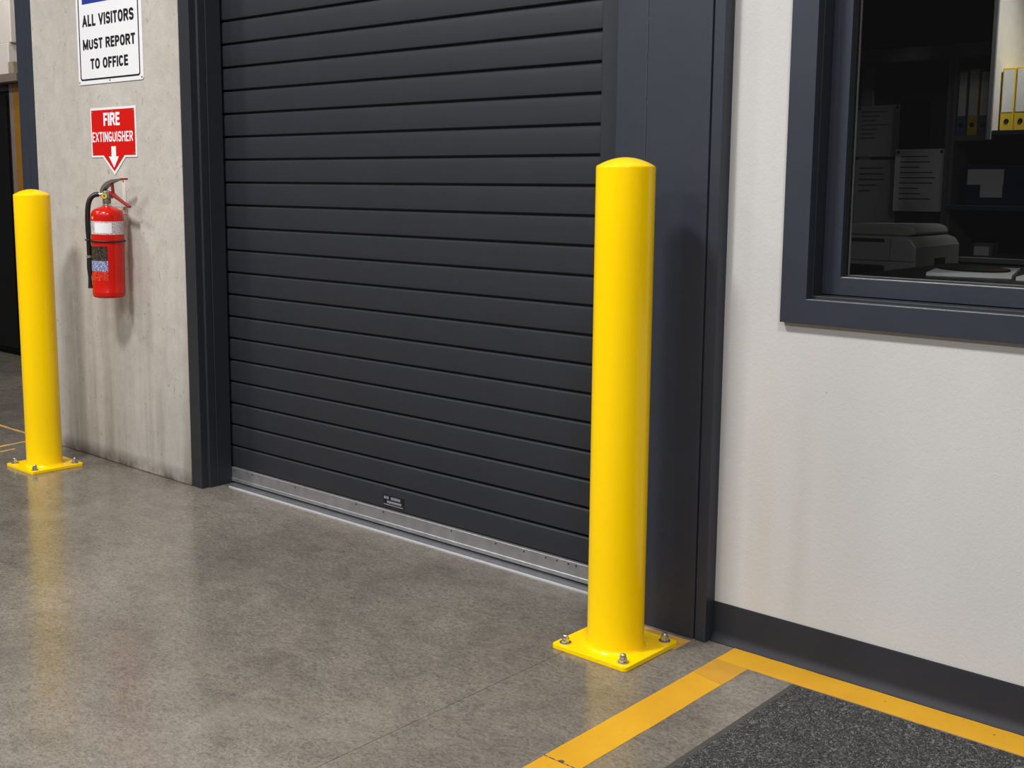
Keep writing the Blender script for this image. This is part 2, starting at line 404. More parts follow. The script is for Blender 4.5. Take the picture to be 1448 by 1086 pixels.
# far-left opening frame
t = empty('trim_3', (-5.18,2.6,0)); struct(t, 'charcoal steel post at the far left end of the concrete wall', 'door jamb')
MB().prism([(-5.294+5.18,-.02),(-5.2185+5.18,-.02),(-5.2178+5.18,-.014),(-5.2152+5.18,-.014),(-5.2145+5.18,-.02),(-5.072+5.18,-.02),(-5.072+5.18,.14),(-5.294+5.18,.14)], 0, WH, 'z').build('post_profile', M['steel_dark'], t, bevel=.0015)

# storage room beyond the left opening and the office: closed dark shells
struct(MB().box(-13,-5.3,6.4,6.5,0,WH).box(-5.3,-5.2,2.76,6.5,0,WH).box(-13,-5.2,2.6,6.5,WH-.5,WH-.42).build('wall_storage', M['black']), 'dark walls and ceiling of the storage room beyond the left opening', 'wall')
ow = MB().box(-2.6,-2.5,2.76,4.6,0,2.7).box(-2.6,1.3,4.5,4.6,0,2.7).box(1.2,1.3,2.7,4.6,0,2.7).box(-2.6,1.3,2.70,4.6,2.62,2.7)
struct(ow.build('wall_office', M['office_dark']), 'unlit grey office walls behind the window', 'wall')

# ------------------------------------------------------------------ roller shutter
D = empty('door_1', (-2.95,2.70,0)); struct(D, 'closed charcoal roller shutter of horizontal slats', 'roller door')
dx, dy = -2.95, 2.70
P = .0874; Z2 = 1.636
pf = []
k = 20
zk = lambda k: Z2-P*(k-2)
for k in range(20, -9, -1):                      # bottom to top
    zb, zt = zk(k), zk(k-1)
    pf += [(2.712,zb),(2.712,zb+.0072),(2.6985,zb+.0072),(2.6966,zb+.0090),(2.6956,zb+.022),(2.6954,zb+.040),(2.6954,zb+.060),(2.6956,zt-.014),(2.6964,zt-.0050),(2.6990,zt-.0022),(2.7045,zt)]
c = MB()
X0, X1 = -3.895-dx, -1.95-dx
A = [c.bm.verts.new((X0,y-dy,z)) for y,z in pf]; B = [c.bm.verts.new((X1,y-dy,z)) for y,z in pf]
for i in range(len(pf)-1): c.bm.faces.new([A[i],B[i],B[i+1],A[i+1]])
ztop = pf[-1][1]
c.box(X0,X1,.030,.034,zk(20),ztop)
cur = c.build('slat_curtain', M['door'], D, smooth=28)
bar = MB().prism([(2.690-dy,.0655),(2.687-dy,.0635),(2.687-dy,.0232),(2.6845-dy,.0212),(2.6845-dy,.0095),(2.725-dy,.0095),(2.725-dy,.0655)], X0, X1-.06, 'x')
bar = bar.build('bottom_bar', M['alu'], D, bevel=.0008); bar['label'] = 'brushed aluminium bottom bar'
for X in (-3.84,-3.72,-3.45,-3.10,-2.955,-2.62,-2.42,-2.30,-2.21,-2.165,-2.12,-2.09):
    MB().lathe([(0,0),(.0028,0),(.0028,.0012),(.0015,.002),(0,.002)], 10, M=Matrix.Translation((X-dx,2.687-dy,.056))@Matrix.Rotation(PI/2,4,'X')).build('rivet', M['rubber'], bar)
MB().box(X0,X1-.06,2.692-dy,2.725-dy,.0034,.0096).build('weather_seal', M['rubber'], D)
sl = MB().prism([(2.640-dy,0),(2.6405-dy,.0028),(2.644-dy,.0036),(2.735-dy,.0036),(2.735-dy,0)], -3.84-dx, -1.96-dx, 'x').build('threshold_plate', M['plate'], D, bevel=.0006)
sl['label'] = 'aluminium threshold plate'
MB().box(-3.81-dx,-1.96-dx,2.6370-dy,2.6425-dy,0,.0048).build('bright_lip', M['alu_bright'], sl)
# maker's plate riveted to the lowest slat
q = .994
px0, px1, pz0, pz1 = -2.962, -2.858, .080, .1185
npz = MB().box(px0-dx,px1-dx,2.6935-dy,2.6958-dy,pz0,pz1).build('nameplate', M['black_ink'], D, bevel=.0006); npz['label'] = 'small black nameplate with two rows of worn white print'
c = MB()
x = px0+.005
for wd in (.006,.005,.004,.005,0,0,.006,.006,.005,.006,.006,.006,.006):
    if wd == 0: x += .005; continue
    c.box(x-dx,x+wd*.8-dx,2.6929-dy,2.6936-dy,pz1-.0145,pz1-.005); x += wd+.0012
x = px0+.020
for i in range(14):
    wd = random.choice((.003,.004,.005)); c.box(x-dx,x+wd-dx,2.6929-dy,2.6936-dy,pz0+.0105,pz0+.0185); x += wd+.0014
c.box(px0+.003-dx,px1-.003-dx,2.6929-dy,2.6936-dy,pz0+.003,pz0+.0055)
c.build('worn_print', M['paper_grey'], npz)

# ------------------------------------------------------------------ window
W = empty('window_1', (-.45,2.60,.87)); struct(W, 'office window with stepped charcoal frame in the white wall', 'window')
wx, wy, wz = -.45, 2.60, .87
def fr(name, o, i, y0, y1, mat, parent=W, bevel=.0012):
    sh = lambda q: (q[0]-wx,q[1]-wx,q[2]-wz,q[3]-wz)
    return MB().frame(sh(o), sh(i), y0-wy, y1-wy).build(name, mat, parent, bevel=bevel)
fr('outer_trim', (-1.382,.482,.8725,2.285), (-1.313,.413,.9325,2.215), 2.578, 2.602, M['steel_dark'])
fr('stepped_liner', (-1.349,.449,.906,2.249), (-1.3085,.4085,.9405,2.2105), 2.602, 2.665, M['jamb'])
fr('sash', (-1.3085,.4085,.9425,2.2105), (-1.2605,.3605,.9855,2.162), 2.648, 2.690, M['steel_dark'])
fr('glazing_gasket', (-1.2615,.3615,.9850,2.163), (-1.2555,.3555,.9895,2.157), 2.664, 2.684, M['rubber'], bevel=.0004)
gl = MB().box(-1.2560-wx,.3560-wx,2.672-wy,2.678-wy,.9892-wz,2.1575-wz).build('glass_pane', M['glass'], W)
fr('spacer_bar', (-1.2556,.3556,.9896,2.157), (-1.2535,.3535,.9912,2.155), 2.6785, 2.684, M['alu_bright'], bevel=0)

MB().box(-1.262-wx,.362-wx,2.652-wy,2.664-wy,.9850-wz,.9866-wz).build('ledge_highlight', M['alu'], W, bevel=.0004)  # pale strip standing in for the highlight along the sash ledge
MB().box(-1.3125-wx,.4125-wx,2.5795-wy,2.600-wy,.9318-wz,.9332-wz).build('sill_highlight', M['plate'], W, bevel=.0004)  # thin pale strip shaped as the line of light on the sill
# ------------------------------------------------------------------ bollards
def hexnut(r, h):
    return [(r*cos(PI/3*i+.2), r*sin(PI/3*i+.2)) for i in range(6)]
def bollard(loc, r, H, plate, off, label):
    t = empty('yellow_bollard', loc); tag(t, label, 'bollard', 'yellow bollards at the roller shutter')
    hp = plate/2
    pts = []
    for sx, sy, a0 in ((1,1,0),(-1,1,PI/2),(-1,-1,PI),(1,-1,1.5*PI)):
        for k in range(5):
            a = a0+k*PI/8; pts.append((sx*(hp-.012)+.012*cos(a)+off[0], sy*(hp-.012)+.012*sin(a)+off[1]))
    MB().prism(pts, 0, .0125, 'z').build('base_plate', M['yellow'], t, bevel=.0015)
    pr = [(r+.007,.0123),(r+.0045,.0145),(r+.0015,.018),(r,.024)]+[(r,.024+(H-.030)*i/6) for i in range(1,7)]+[(r-.0006,H-.0018),(r-.0022,H-.0002),(r-.0032,H)]
    MB().lathe(pr, 96).build('post', M['yellow'], t, smooth=50)
    cap = [(r-.0030,H-.001)]+[((r-.0030)*(1-q/12), H+.0003+.0205*(1-(1-q/12)**2)) for q in range(13)]
    cap[-1] = (0,cap[-1][1])
    MB().lathe(cap, 96).build('domed_cap', M['yellow'], t, smooth=50)
    d = hp-.027
    for sx in (-1,1):
        for sy in (-1,1):
            bx, by = sx*d+off[0], sy*d+off[1]
            bo = MB().lathe([(0,.0125),(.0078,.0125),(.0078,.030),(.0073,.0328),(.005,.0352),(0,.0362)], 20).build('anchor_bolt', M['zinc'], t, smooth=40, loc=(bx,by,0))
            MB().prism(hexnut(.0112,.01), .0155, .0262, 'z').build('hex_nut', M['zinc'], bo, bevel=.0012)
            MB().lathe([(.0079,.0126),(.0155,.0126),(.0158,.0135),(.0152,.0152),(.0079,.0152)], 28).build('washer', M['zinc'], bo, smooth=40)
    return t
bollard((-1.7045,2.3640,0), .0740, 1.2515, .240, (-.008,.010), 'tall yellow bollard in front of the wide charcoal column, bolted down beside the floor tape')
bollard((-4.6610,2.3060,0), .0715, 1.1480, .230, (-.010,.006), 'yellow bollard in front of the concrete wall, next to the fire extinguisher')

# ------------------------------------------------------------------ signs
def S1(x, z, y0=2.564, y1=2.5405): k = y1/y0; return x*k, 1.2+(z-1.2)*k
def rrect(x0, x1, z0, z1, r, n=5):
    pts = []
    for cx_, cz_, a0 in ((x1-r,z1-r,0),(x0+r,z1-r,PI/2),(x0+r,z0+r,PI),(x1-r,z0+r,1.5*PI)):
        for k in range(n): a = a0+k*PI/2/(n-1); pts.append((cx_+r*cos(a), cz_+r*sin(a)))
    return pts
sx, sy, sz = -4.42, 2.545, 1.6
t = empty('visitor_sign', (sx,sy,sz)); tag(t, 'white sign reading ALL VISITORS MUST REPORT TO OFFICE on the concrete wall', 'sign')
x0, z0 = S1(-4.7162,1.6061); x1, _ = S1(-4.2115,1.603)
zt = z0+.70
L = lambda pts: [(x-sx, z-sz) for x,z in pts]
MB().prism(L(rrect(x0,x1,z0,zt,.012)), -.0035, 0, 'y').build('panel', M['white_sign'], t, bevel=.0008)
bx0, bx1, bz0 = x0+.017, x1-.020, z0+.0165
ob = rrect(bx0,bx1,bz0,zt-.0165,.014); ib = rrect(bx0+.0068,bx1-.0068,bz0+.0068,zt-.0165-.0068,.009)
c = MB(); n = len(ob)
for yy in (-.0042,-.0034):
    pass
va = [[c.bm.verts.new((x-sx,yy,z-sz)) for x,z in ob] for yy in (-.0042,-.0034)]; vb = [[c.bm.verts.new((x-sx,yy,z-sz)) for x,z in ib] for yy in (-.0042,-.0034)]
for k in range(n):
    j = (k+1)%n
    c.bm.faces.new([va[0][k],va[0][j],vb[0][j],vb[0][k]]); c.bm.faces.new([va[0][k],va[1][k],va[1][j],va[0][j]]); c.bm.faces.new([vb[0][k],vb[0][j],vb[1][j],vb[1][k]])
    c.bm.faces.new([va[1][k],vb[1][k],vb[1][j],va[1][j]])
c.build('black_border', M['black_ink'], t)
for body, a, b_, za, zb in (('ALL VISITORS',-4.667,-4.2665,1.8418,1.8898),('MUST REPORT',-4.669,-4.2615,1.7480,1.7912),('TO OFFICE',-4.614,-4.320,1.6672,1.7104)):
    xa, za_ = S1(a,za); xb, zb_ = S1(b_,zb)
    for wp in text_bm(MB(), body, xa-sx, xb-sx, za_-sz, zb_-sz, -.0034, .215): wp.build('black_lettering', M['black_ink'], t)
hx, hz = S1(-4.664,1.9345)
MB().box(hx-sx, x1-.046-sx, -.0041, -.0034, hz-sz, zt-.045-sz).build('blue_header', M['blue_ink'], t)
for X in (x0+.009, (x0+x1)/2, x1-.010): MB().lathe([(0,0),(.0042,0),(.0036,.0016),(0,.0022)], 14, M=Matrix.Translation((X-sx,-.0033,z0+.010-sz))@Matrix.Rotation(PI/2,4,'X')).build('rivet', M['cast'], t, smooth=40)

fx, fy, fz = -4.43, 2.545, 1.25
t = empty('fire_sign', (fx,fy,fz)); tag(t, 'red sign reading FIRE EXTINGUISHER with a down arrow point', 'sign')
ax, at = S1(-4.6345,1.5065); bx_, _ = S1(-4.2805,1.51); _, zl = S1(0,1.3025)
n1, _ = S1(-4.5440,0); n2, _ = S1(-4.3670,0); tx, tz = S1(-4.4560,1.2285)
out = [(ax,zl),(n1,zl),(tx,tz),(n2,zl),(bx_,zl),(bx_,at),(ax,at)]
L = lambda pts: [(x-fx, z-fz) for x,z in pts]
MB().prism(L(out), -.003, 0, 'y').build('panel', M['white_sign'], t, bevel=.0007)
e = .0085
inn = [(ax+e,zl+e),(n1+.006,zl+e),(tx,tz+.0165),(n2-.006,zl+e),(bx_-e,zl+e),(bx_-e,at-e),(ax+e,at-e)]
MB().prism(L(inn), -.0036, -.0028, 'y').build('red_field', M['red_sign'], t)
for body, a, b_, za, zb in (('FIRE',-4.527,-4.4012,1.4322,1.4855),('EXTINGUISHER',-4.6215,-4.304,1.3662,1.4076)):
    xa, za_ = S1(a,za); xb, zb_ = S1(b_,zb)
    for wp in text_bm(MB(), body, xa-fx, xb-fx, za_-fz, zb_-fz, -.0034, .20 if body == 'FIRE' else .155, .0009, .10 if body == 'FIRE' else .17): wp.build('white_lettering', M['white_ink'], t)
ar = [S1(*p) for p in ((-4.4735,1.3475),(-4.4735,1.306),(-4.4950,1.306),(-4.4560,1.2600),(-4.4175,1.306),(-4.4385,1.306),(-4.4385,1.3475))]
MB().prism(L(ar), -.0042, -.0034, 'y').build('white_arrow', M['white_ink'], t)
for X, Z in ((ax+.015,at-.016),((ax+bx_)/2,at-.014),(bx_-.015,at-.016),(ax+.015,zl+.016),(bx_-.015,zl+.016)): MB().lathe([(0,0),(.0036,0),(.003,.0014),(0,.0018)], 12, M=Matrix.Translation((X-fx,-.0034,Z-fz))@Matrix.Rotation(PI/2,4,'X')).build('rivet', M['alu'], t, smooth=40)

# ------------------------------------------------------------------ fire extinguisher
EX, EY, EZ = -4.339, 2.452, .737
E_ = empty('fire_extinguisher', (EX,EY,EZ), math.radians(15)); E_.rotation_euler = (0, math.radians(1.2), math.radians(15))
tag(E_, 'red fire extinguisher with black hose hung on the concrete wall', 'fire extinguisher')
r = .0635
body = [(0,.003),(.050,.003),(.054,0),(.0595,.002),(.0625,.008),(r,.016),(r,.0195),(r+.0007,.021),(r+.0007,.023),(r,.0245)]+[(r,.0245+.295*i/5) for i in range(1,6)]+[(.0630,.332),(.0612,.3405),(.0570,.348),(.0495,.3545),(.038,.3605),(.025,.3655),(.0175,.369)]
MB().lathe(body, 72).build('cylinder', M['red'], E_, smooth=45)
MB().lathe([(.0175,.367),(.0175,.374),(.0150,.375),(.0150,.379)], 32).build('neck_ring', M['chrome'], E_, smooth=40)
# valve body
v_ = MB().lathe([(.0145,.377),(.0165,.380),(.0165,.394),(.0150,.402),(.0150,.424),(.010,.430),(0,.431)], 28)
v_.box(-.016,.024,-.0115,.0115,.398,.428)
v_.build('valve', M['cast'], E_, bevel=.002, smooth=40)
# upper squeeze lever: a curved tapering bar
def strip(cl, hw, th):
    """bar that follows cl (x,z) with half width hw and thickness th"""
    m = MB(); rows = []
    for i, (x, z) in enumerate(cl):
        a = cl[min(i+1,len(cl)-1)]; b0 = cl[max(i-1,0)]
        tx_, tz_ = a[0]-b0[0], a[1]-b0[1]; l = math.hypot(tx_,tz_); nx, nz = -tz_/l, tx_/l
        w = hw[i] if isinstance(hw,(list,tuple)) else hw; h = th[i] if isinstance(th,(list,tuple)) else th
        rows.append([m.bm.verts.new(p) for p in ((x+nx*h/2,-w,z+nz*h/2),(x+nx*h/2,w,z+nz*h/2),(x-nx*h/2,w,z-nz*h/2),(x-nx*h/2,-w,z-nz*h/2))])
    for A, B in zip(rows, rows[1:]):
        for k in range(4): m.bm.faces.new([A[k],A[(k+1)%4],B[(k+1)%4],B[k]])
    m.bm.faces.new(rows[0]); m.bm.faces.new(rows[-1][::-1])
    return m
lv = strip([(-.020,.414),(-.019,.428),(-.008,.444),(.012,.458),(.036,.468),(.062,.4745),(.084,.477)], [.011,.0125,.0125,.012,.011,.0095,.009], [.012,.014,.016,.017,.014,.009,.007])
lv = lv.build('squeeze_lever', M['cast'], E_, bevel=.0015)
tip = strip([(.083,.477),(.094,.478),(.107,.4785)], [.0095,.0095,.009], .0075).build('lever_tip', M['lever_red'], lv, bevel=.0012)
hd = strip([(.020,.420),(.031,.417),(.045,.408),(.072,.394),(.100,.379),(.122,.368)], [.011,.0115,.010,.009,.0085,.0085], [.012,.012,.010,.008,.0075,.008])
hd.build('carry_handle', M['lever_red'], E_, bevel=.0015)
lk = strip([(.030,.458),(.032,.444),(.034,.430),(.033,.418)], .007, .006).build('lever_link', M['lever_red'], E_, bevel=.001)
# gauge faces the hall
gd = math.radians(-52)                               # local direction of the dial
Mg = Matrix.Translation((.0155*cos(gd)-.010,.0155*sin(gd),.409))@Matrix.Rotation(gd,4,'Z')@Matrix.Rotation(PI/2,4,'Y')
gg = MB().lathe([(0,-.004),(.0125,-.004),(.0128,.008),(.0112,.0095),(.0108,.0072),(0,.0072)], 32, M=Mg).build('pressure_gauge', M['chrome'], E_, smooth=40)
MB().lathe([(0,.0073),(.0106,.0073),(.0100,.0082),(0,.0084)], 32, M=Mg).build('yellow_dial', M['gauge'], gg, smooth=40)
MB().lathe([(0,.0083),(.0050,.0083),(.0046,.0091),(0,.0092)], 20, M=Mg).build('dial_centre', M['cast'], gg, smooth=40)
# hose along the hall-side silhouette
ha = math.radians(-135)                              # local direction
def H(d, z): return (d*cos(ha), d*sin(ha), z)
MB().tube([H(.012,.412),H(.036,.4145)], [.0075,.0075], 16).build('hose_coupling', M['chrome'], E_, smooth=50)
hp = [(.030,.414),(.044,.4125),(.056,.405),(.065,.392),(.0705,.374),(.0735,.350),(.0745,.322),(.0745,.295),(.0740,.268),(.0735,.240),(.0730,.210),(.0725,.180),(.0725,.150)]
ho = MB().tube([H(*p) for p in hp], [.0102]*9+[.0088]*4, 16).build('discharge_hose', M['hose'], E_, smooth=60)
MB().tube([H(.0725,.155),H(.0725,.120),H(.0722,.100),H(.0718,.080),H(.0715,.036)], [.0100,.0100,.0085,.0065,.0082], 16).build('nozzle', M['rubber'], ho, smooth=50)
MB().lathe([(.0086,.158),(.0108,.159),(.0108,.168),(.0086,.169)], 20, c=H(.0725,0)[:2]).build('hose_ferrule', M['chrome'], ho, smooth=40)
# strap round the cylinder and hose
ring = [((r+.0028)*cos(2*PI*k/48),(r+.0028)*sin(2*PI*k/48),.2285) for k in range(48)]
st = MB().tube(ring, .0034, 8, closed=True).tube([(H(.0735,.231)[0]+.0118*cos(2*PI*k/20),H(.0735,.231)[1]+.0118*sin(2*PI*k/20),.2310) for k in range(20)], .003, 8, closed=True)
st.build('hose_strap', M['rubber'], E_, smooth=60)
# stickers
A0, A1 = math.radians(-132), math.radians(60)
MB().patch(r, A0, A1, .256, .3085, 40).build('instruction_sticker', M['lab_white'], E_, smooth=40)
c = MB().patch(r, math.radians(-93), math.radians(-30), .262, .302, 16, .0009)
c.build('blank_white_panel', M['white_sign'], E_, smooth=40)
B0, B1 = math.radians(-131), math.radians(-46)
rs = MB().patch(r, B0, B1, .150, .209, 24).build('rating_sticker', M['lab_black'], E_, smooth=40); rs['label'] = 'black upper sticker with pale print'
bs = MB().patch(r, B0, B1, .108, .150, 24).build('class_sticker', M['lab_blue'], E_, smooth=40); bs['label'] = 'blue and white middle sticker'
os_ = MB().patch(r, B0, B1, .070, .108, 24).build('warning_sticker', M['lab_red'], E_, smooth=40); os_['label'] = 'orange red lower sticker'
MB().patch(r, math.radians(-112), math.radians(-102), .316, .326, 6).build('round_seal', M['gauge'], E_, smooth=40)
# wall bracket behind
BR = empty('wall_bracket', (EX-.012,2.545,1.10)); tag(BR, 'pale metal hanging bracket fixed to the concrete behind the fire extinguisher', 'bracket')
MB().box(-.013,.013,-.003,0,-.03,.112).build('back_strip', M['wrap'], BR, bevel=.001)
MB().box(-.012,.012,-.085,-.002,-.002,.002).box(-.012,.012,-.085,-.081,.002,.012).build('hook', M['chrome'], BR, bevel=.001)
MB().lathe([(0,0),(.005,0),(.004,.002),(0,.003)], 14, M=Matrix.Translation((0,-.003,.105))@Matrix.Rotation(PI/2,4,'X')).build('screw', M['cast'], BR, smooth=40)

# ------------------------------------------------------------------ floor tape
def ragged(poly, step=.035, amp=.0010):
    pts = []
    for (x0,y0), (x1,y1) in zip(poly, poly[1:]+poly[:1]):
        l = math.hypot(x1-x0,y1-y0); n = max(1,int(l/step))
        for k in range(n):
            f = k/n; j = amp if k else 0
            pts.append((x0+(x1-x0)*f+random.uniform(-j,j), y0+(y1-y0)*f+random.uniform(-j,j)))
    return pts
def tape(name, poly, label, mat, z=.0009, amp=.0008):
    cxm = sum(p[0] for p in poly)/len(poly); cym = sum(p[1] for p in poly)/len(poly)
    o = MB().prism([(x-cxm,y-cym) for x,y in ragged(poly, amp=amp)], 0, z, 'z').build(name, mat, loc=(cxm,cym,0))
    return tag(o, label, 'floor tape', 'yellow tape on the floor')
tape('floor_tape', [(-1.4725,2.482),(2.4,2.482),(2.4,2.5765),(-1.4725,2.5765)], 'yellow floor tape running along the charcoal baseboard behind the black mat', M['tape'])
tp = tape('floor_tape', [(-1.4725,1.795),(-1.3790,1.795),(-1.3780,2.355),(-1.4725,2.375)], 'yellow floor tape running out from the white wall between tall bollard and black mat', M['tape'])
tape('floor_tape', [(-1.4725,.6),(-1.3790,.6),(-1.3790,1.7925),(-1.4725,1.7925)], 'yellow floor tape at the bottom edge of the picture, below the chipped joint', M['tape'])
tape('floor_tape', [(-1.86,2.463),(-1.584,2.463),(-1.584,2.541),(-1.86,2.541)], 'short yellow floor tape at the foot of the wide charcoal column behind the tall bollard', M['tape_worn'])
tape('floor_tape', [(-1.4728,2.3765),(-1.3778,2.3565),(-1.3775,2.4815),(-1.4728,2.4815)], 'short duller yellow floor tape patch in the corner where the two tape runs meet', M['tape_dull'])
# chip and score along the joint of the two runs (same place, bare dark floor showing)
c = MB().prism([(-1.437,1.7955),(-1.424,1.7915),(-1.4215,1.796),(-1.4225,1.802),(-1.431,1.803)], .0008, .00125, 'z')
for xa, xb in ((-1.4725,-1.465),(-1.459,-1.445),(-1.413,-1.407),(-1.400,-1.392),(-1.388,-1.379)): c.box(xa,xb,1.7928,1.7955,.0008,.00115)
ch = c.build('bare_chip', M['ink_grey'], tp, loc=(-tp.location.x,-tp.location.y,0)); ch['label'] = 'dark chipped spot'
tape('floor_tape', [(-7.2,2.546),(-5.36,2.556),(-5.36,2.572),(-7.2,2.574)], 'thin faded tape line along the threshold of the far left opening', M['tape_worn'], .0006, .003)
tape('floor_tape', [(-5.172,2.300),(-5.150,2.300),(-5.176,2.50),(-5.196,2.50)], 'thin faded tape line running behind the foot of the bollard by the concrete wall', M['tape_worn'], .0006, .003)
tape('floor_tape', [(-5.07,2.300),(-5.055,2.300),(-5.065,2.375),(-5.085,2.375)], 'short faded tape scrap beside the bollard by the concrete wall', M['tape_worn'], .0006, .003)

# ------------------------------------------------------------------ entrance mat
MT = empty('entrance_mat', (-.40,1.72,0)); tag(MT, 'black looped entrance mat on the floor before the office window', 'floor mat')
x0, x1, y0, y1 = -.85, .85, -.75, .75
MB().prism([(x0,y0),(x1,y0),(x1,y1),(x0,y1)], .0002, .005, 'z')  .build('rubber_border', M['mat_edge'], MT, bevel=.002)
c = MB(); nx, ny = 300, 270
px0, px1, py0, py1 = x0+.014, x1-.016, y0+.014, y1-.006
grid = []
for j in range(ny+1):
    row = []
    for i in range(nx+1):
        e = min(i, nx-i, j, ny-j); h = .0055+(random.uniform(.0005,.0048) if e > 0 else -.001)
        row.append(c.bm.verts.new((px0+(px1-px0)*i/nx+random.uniform(-.001,.001), py0+(py1-py0)*j/ny+random.uniform(-.001,.001), h)))
    grid.append(row)
for j in range(ny):
    for i in range(nx): c.bm.faces.new([grid[j][i],grid[j][i+1],grid[j+1][i+1],grid[j+1][i]])
c.build('looped_pile', M['pile'], MT)

# ------------------------------------------------------------------ office behind the window
# counter behind the window, printer table, printer
t = empty('counter', (-.6,3.1,0)); tag(t, 'black office counter right behind the window', 'counter')
MB().box(-.70,1.5,-.395,.36,.950,.9835).build('worktop', M['desk'], t, bevel=.002)
MB().box(-.66,1.45,.30,.33,0,.95).build('panel_front', M['desk'], t)
for X in (-.66,1.42): MB().box(X,X+.03,-.38,.30,0,.95).build('side_panel', M['desk'], t)
t = empty('printer_table', (-1.75,3.9,0)); tag(t, 'dark low table carrying the grey office printer', 'table')
MB().box(-.35,.18,-.29,.21,.82,.85).build('table_top', M['desk'], t, bevel=.002)
for X in (-.32,.13):
    for Y in (-.26,.16): MB().box(X,X+.03,Y,Y+.03,0,.82).build('leg', M['desk'], t)
PR = empty('office_printer', (-1.66,3.83,.85)); tag(PR, 'grey office printer behind the lower left of the window', 'printer')
def bodyp(): return [(-.16,0),(.16,0),(.175,.02),(.175,.165),(.160,.188),(.135,.196),(-.16,.196),(-.17,.18),(-.17,.01)]
MB().prism([(x, z) for x,z in bodyp()], -.18, .20, 'y').build('body', M['printer'], PR, bevel=.012, seg=4)
MB().prism([(-.155,.196),(.110,.196),(.140,.204),(.130,.226),(.100,.234),(-.145,.230)], -.10, .19, 'y').build('scanner_lid', M['printer'], PR, bevel=.008, seg=3)
MB().box(-.05,.07,-.182,-.165,.178,.190).build('output_slot', M['printer_dark'], PR, bevel=.002)
MB().box(-.155,.075,-.183,-.17,.02,.105).build('paper_tray', M['printer_dark'], PR, bevel=.006)
MB().box(.1745,.1775,-.02,.07,.10,.125).build('side_grip', M['printer_dark'], PR, bevel=.001)
MB().box(-.165,.172,-.1815,-.1795,.118,.1195).box(.09,.0915,-.1815,-.1795,.12,.19).build('panel_gap', M['ink_grey'], PR)
# papers on the counter
def sheet(name, x, y, z, wd, dp, rot, label, mat='paper', group='papers on the counter', th=.0022):
    o = MB().prism([(-wd/2,-dp/2),(wd/2,-dp/2),(wd/2,dp/2),(-wd/2,dp/2)], 0, th, 'z').build(name, M[mat], loc=(x,y,z)); o.rotation_euler.z = rot
    return tag(o, label, 'paper', group)
sheet('loose_paper', -1.090, 3.075, .984, .20, .32, .25, 'white papers on the black counter with the dark oval pad on top', th=.008)
sheet('loose_paper', -.840, 3.075, .984, .22, .32, .12, 'white papers on the black counter right of the dark oval pad', th=.009)
pd = MB().lathe([(0,0),(.075,0),(.078,.002),(.076,.004),(0,.005)], 40).build('oval_disc', M['printer_dark'], smooth=40, loc=(-1.105,3.10,.9925)); pd.scale = (1.1,1.6,1); pd.rotation_euler.z = .75  # low dark oval disc on top of the papers
tag(pd, 'flat dark oval pad lying on the white papers behind the glass', 'disc')
# notice board with pinned sheets
NB = empty('notice_board', (-1.80,4.33,1.0)); tag(NB, 'dark notice board in a grey frame behind the printer', 'notice board')
MB().box(-.30,.195,-.07,.17,-1.0,.70).build('board_panel', M['board'], NB)
MB().box(-.17,-.125,-.085,-.068,-.1,.665).build('post', M['shelf'], NB)
MB().box(.170,.198,-.115,-.07,-1.0,.665).build('post', M['shelf'], NB)
MB().box(-.30,.198,-.115,-.07,.665,.712).build('top_rail', M['shelf'], NB)
YN = 4.245
def notice(x0, x1, z0, z1, label, y=YN, lines=8, pins=True, mat='paper_grey'):
    cx_, cz_ = (x0+x1)/2, z0
    o = empty('pinned_notice', (cx_,y,cz_)); tag(o, label, 'paper', 'sheets pinned to the notice board')
    w_ = (x1-x0)/2; h_ = z1-z0
    MB().box(-w_,w_,-.0009,0,0,h_).build('sheet', M[mat], o)
    c = MB()
    for k in range(lines):
        zz = h_*(.88-.085*k); ln = random.uniform(.5,1.45)*w_
        c.box(-w_*.78, -w_*.78+ln, -.0014,-.0008, zz-h_*.009, zz+h_*.009)
    c.build('printed_lines', M['ink_grey'], o)
    if pins:
        for X in (-w_*.88, w_*.88):
            MB().lathe([(0,0),(.006,0),(.005,.004),(0,.005)], 14, M=Matrix.Translation((X,-.0009,h_*.955))@Matrix.Rotation(PI/2,4,'X')).build('pin', M['navy'], o, smooth=40)
    return o
notice(-1.984,-1.815,1.3215,1.511,'grey white sheet at the top left of the notice board', lines=7)
notice(-1.980,-1.815,1.060,1.309,'grey white sheet lower left on the notice board, above the printer', lines=5, pins=False)
notice(-1.822,-1.637,1.1195,1.347,'whiter pinned sheet of print right of the printer, lowest on the notice board', y=4.240, lines=9, mat='paper')
tag(MB().box(-.05,.05,-.012,0,0,.169).build('dark_rectangle', M['black'], loc=(-1.751,YN,1.349)), 'black upright placard on the notice board above the whiter sheet', 'rectangle')  # flat black upright rectangle on the board

# bookcase: divider keeps the left bay dark, right bay lit by an added lamp
BC = empty('bookcase', (-1.2,4.30,0)); tag(BC, 'grey bookcase of ring binders behind the right of the window', 'bookcase')
bx, by = -1.2, 4.30
def bc(name, x0, x1, y0, y1, z0, z1, mat): return MB().box(x0-bx,x1-bx,y0-by,y1-by,z0,z1).build(name, M[mat], BC, bevel=.0015)
bc('side_panel', -1.603,-1.590,4.195,4.46,0,1.665,'shelf')
bc('divider', -1.4610,-1.4450,4.142,4.46,1.372,2.3,'shelf')
bc('lit_back_panel', -1.4450,-.60,4.445,4.46,1.40,2.3,'beige')
MB().box(-1.4450-bx,-1.4442-bx,4.150-by,4.445-by,1.40,2.3).build('divider_lining', M['beige'], BC)
bc('back_panel', -1.603,-1.461,4.445,4.46,1.40,1.70,'shelf')
bc('top_rail', -1.603,-1.461,4.195,4.46,1.665,1.712,'shelf')
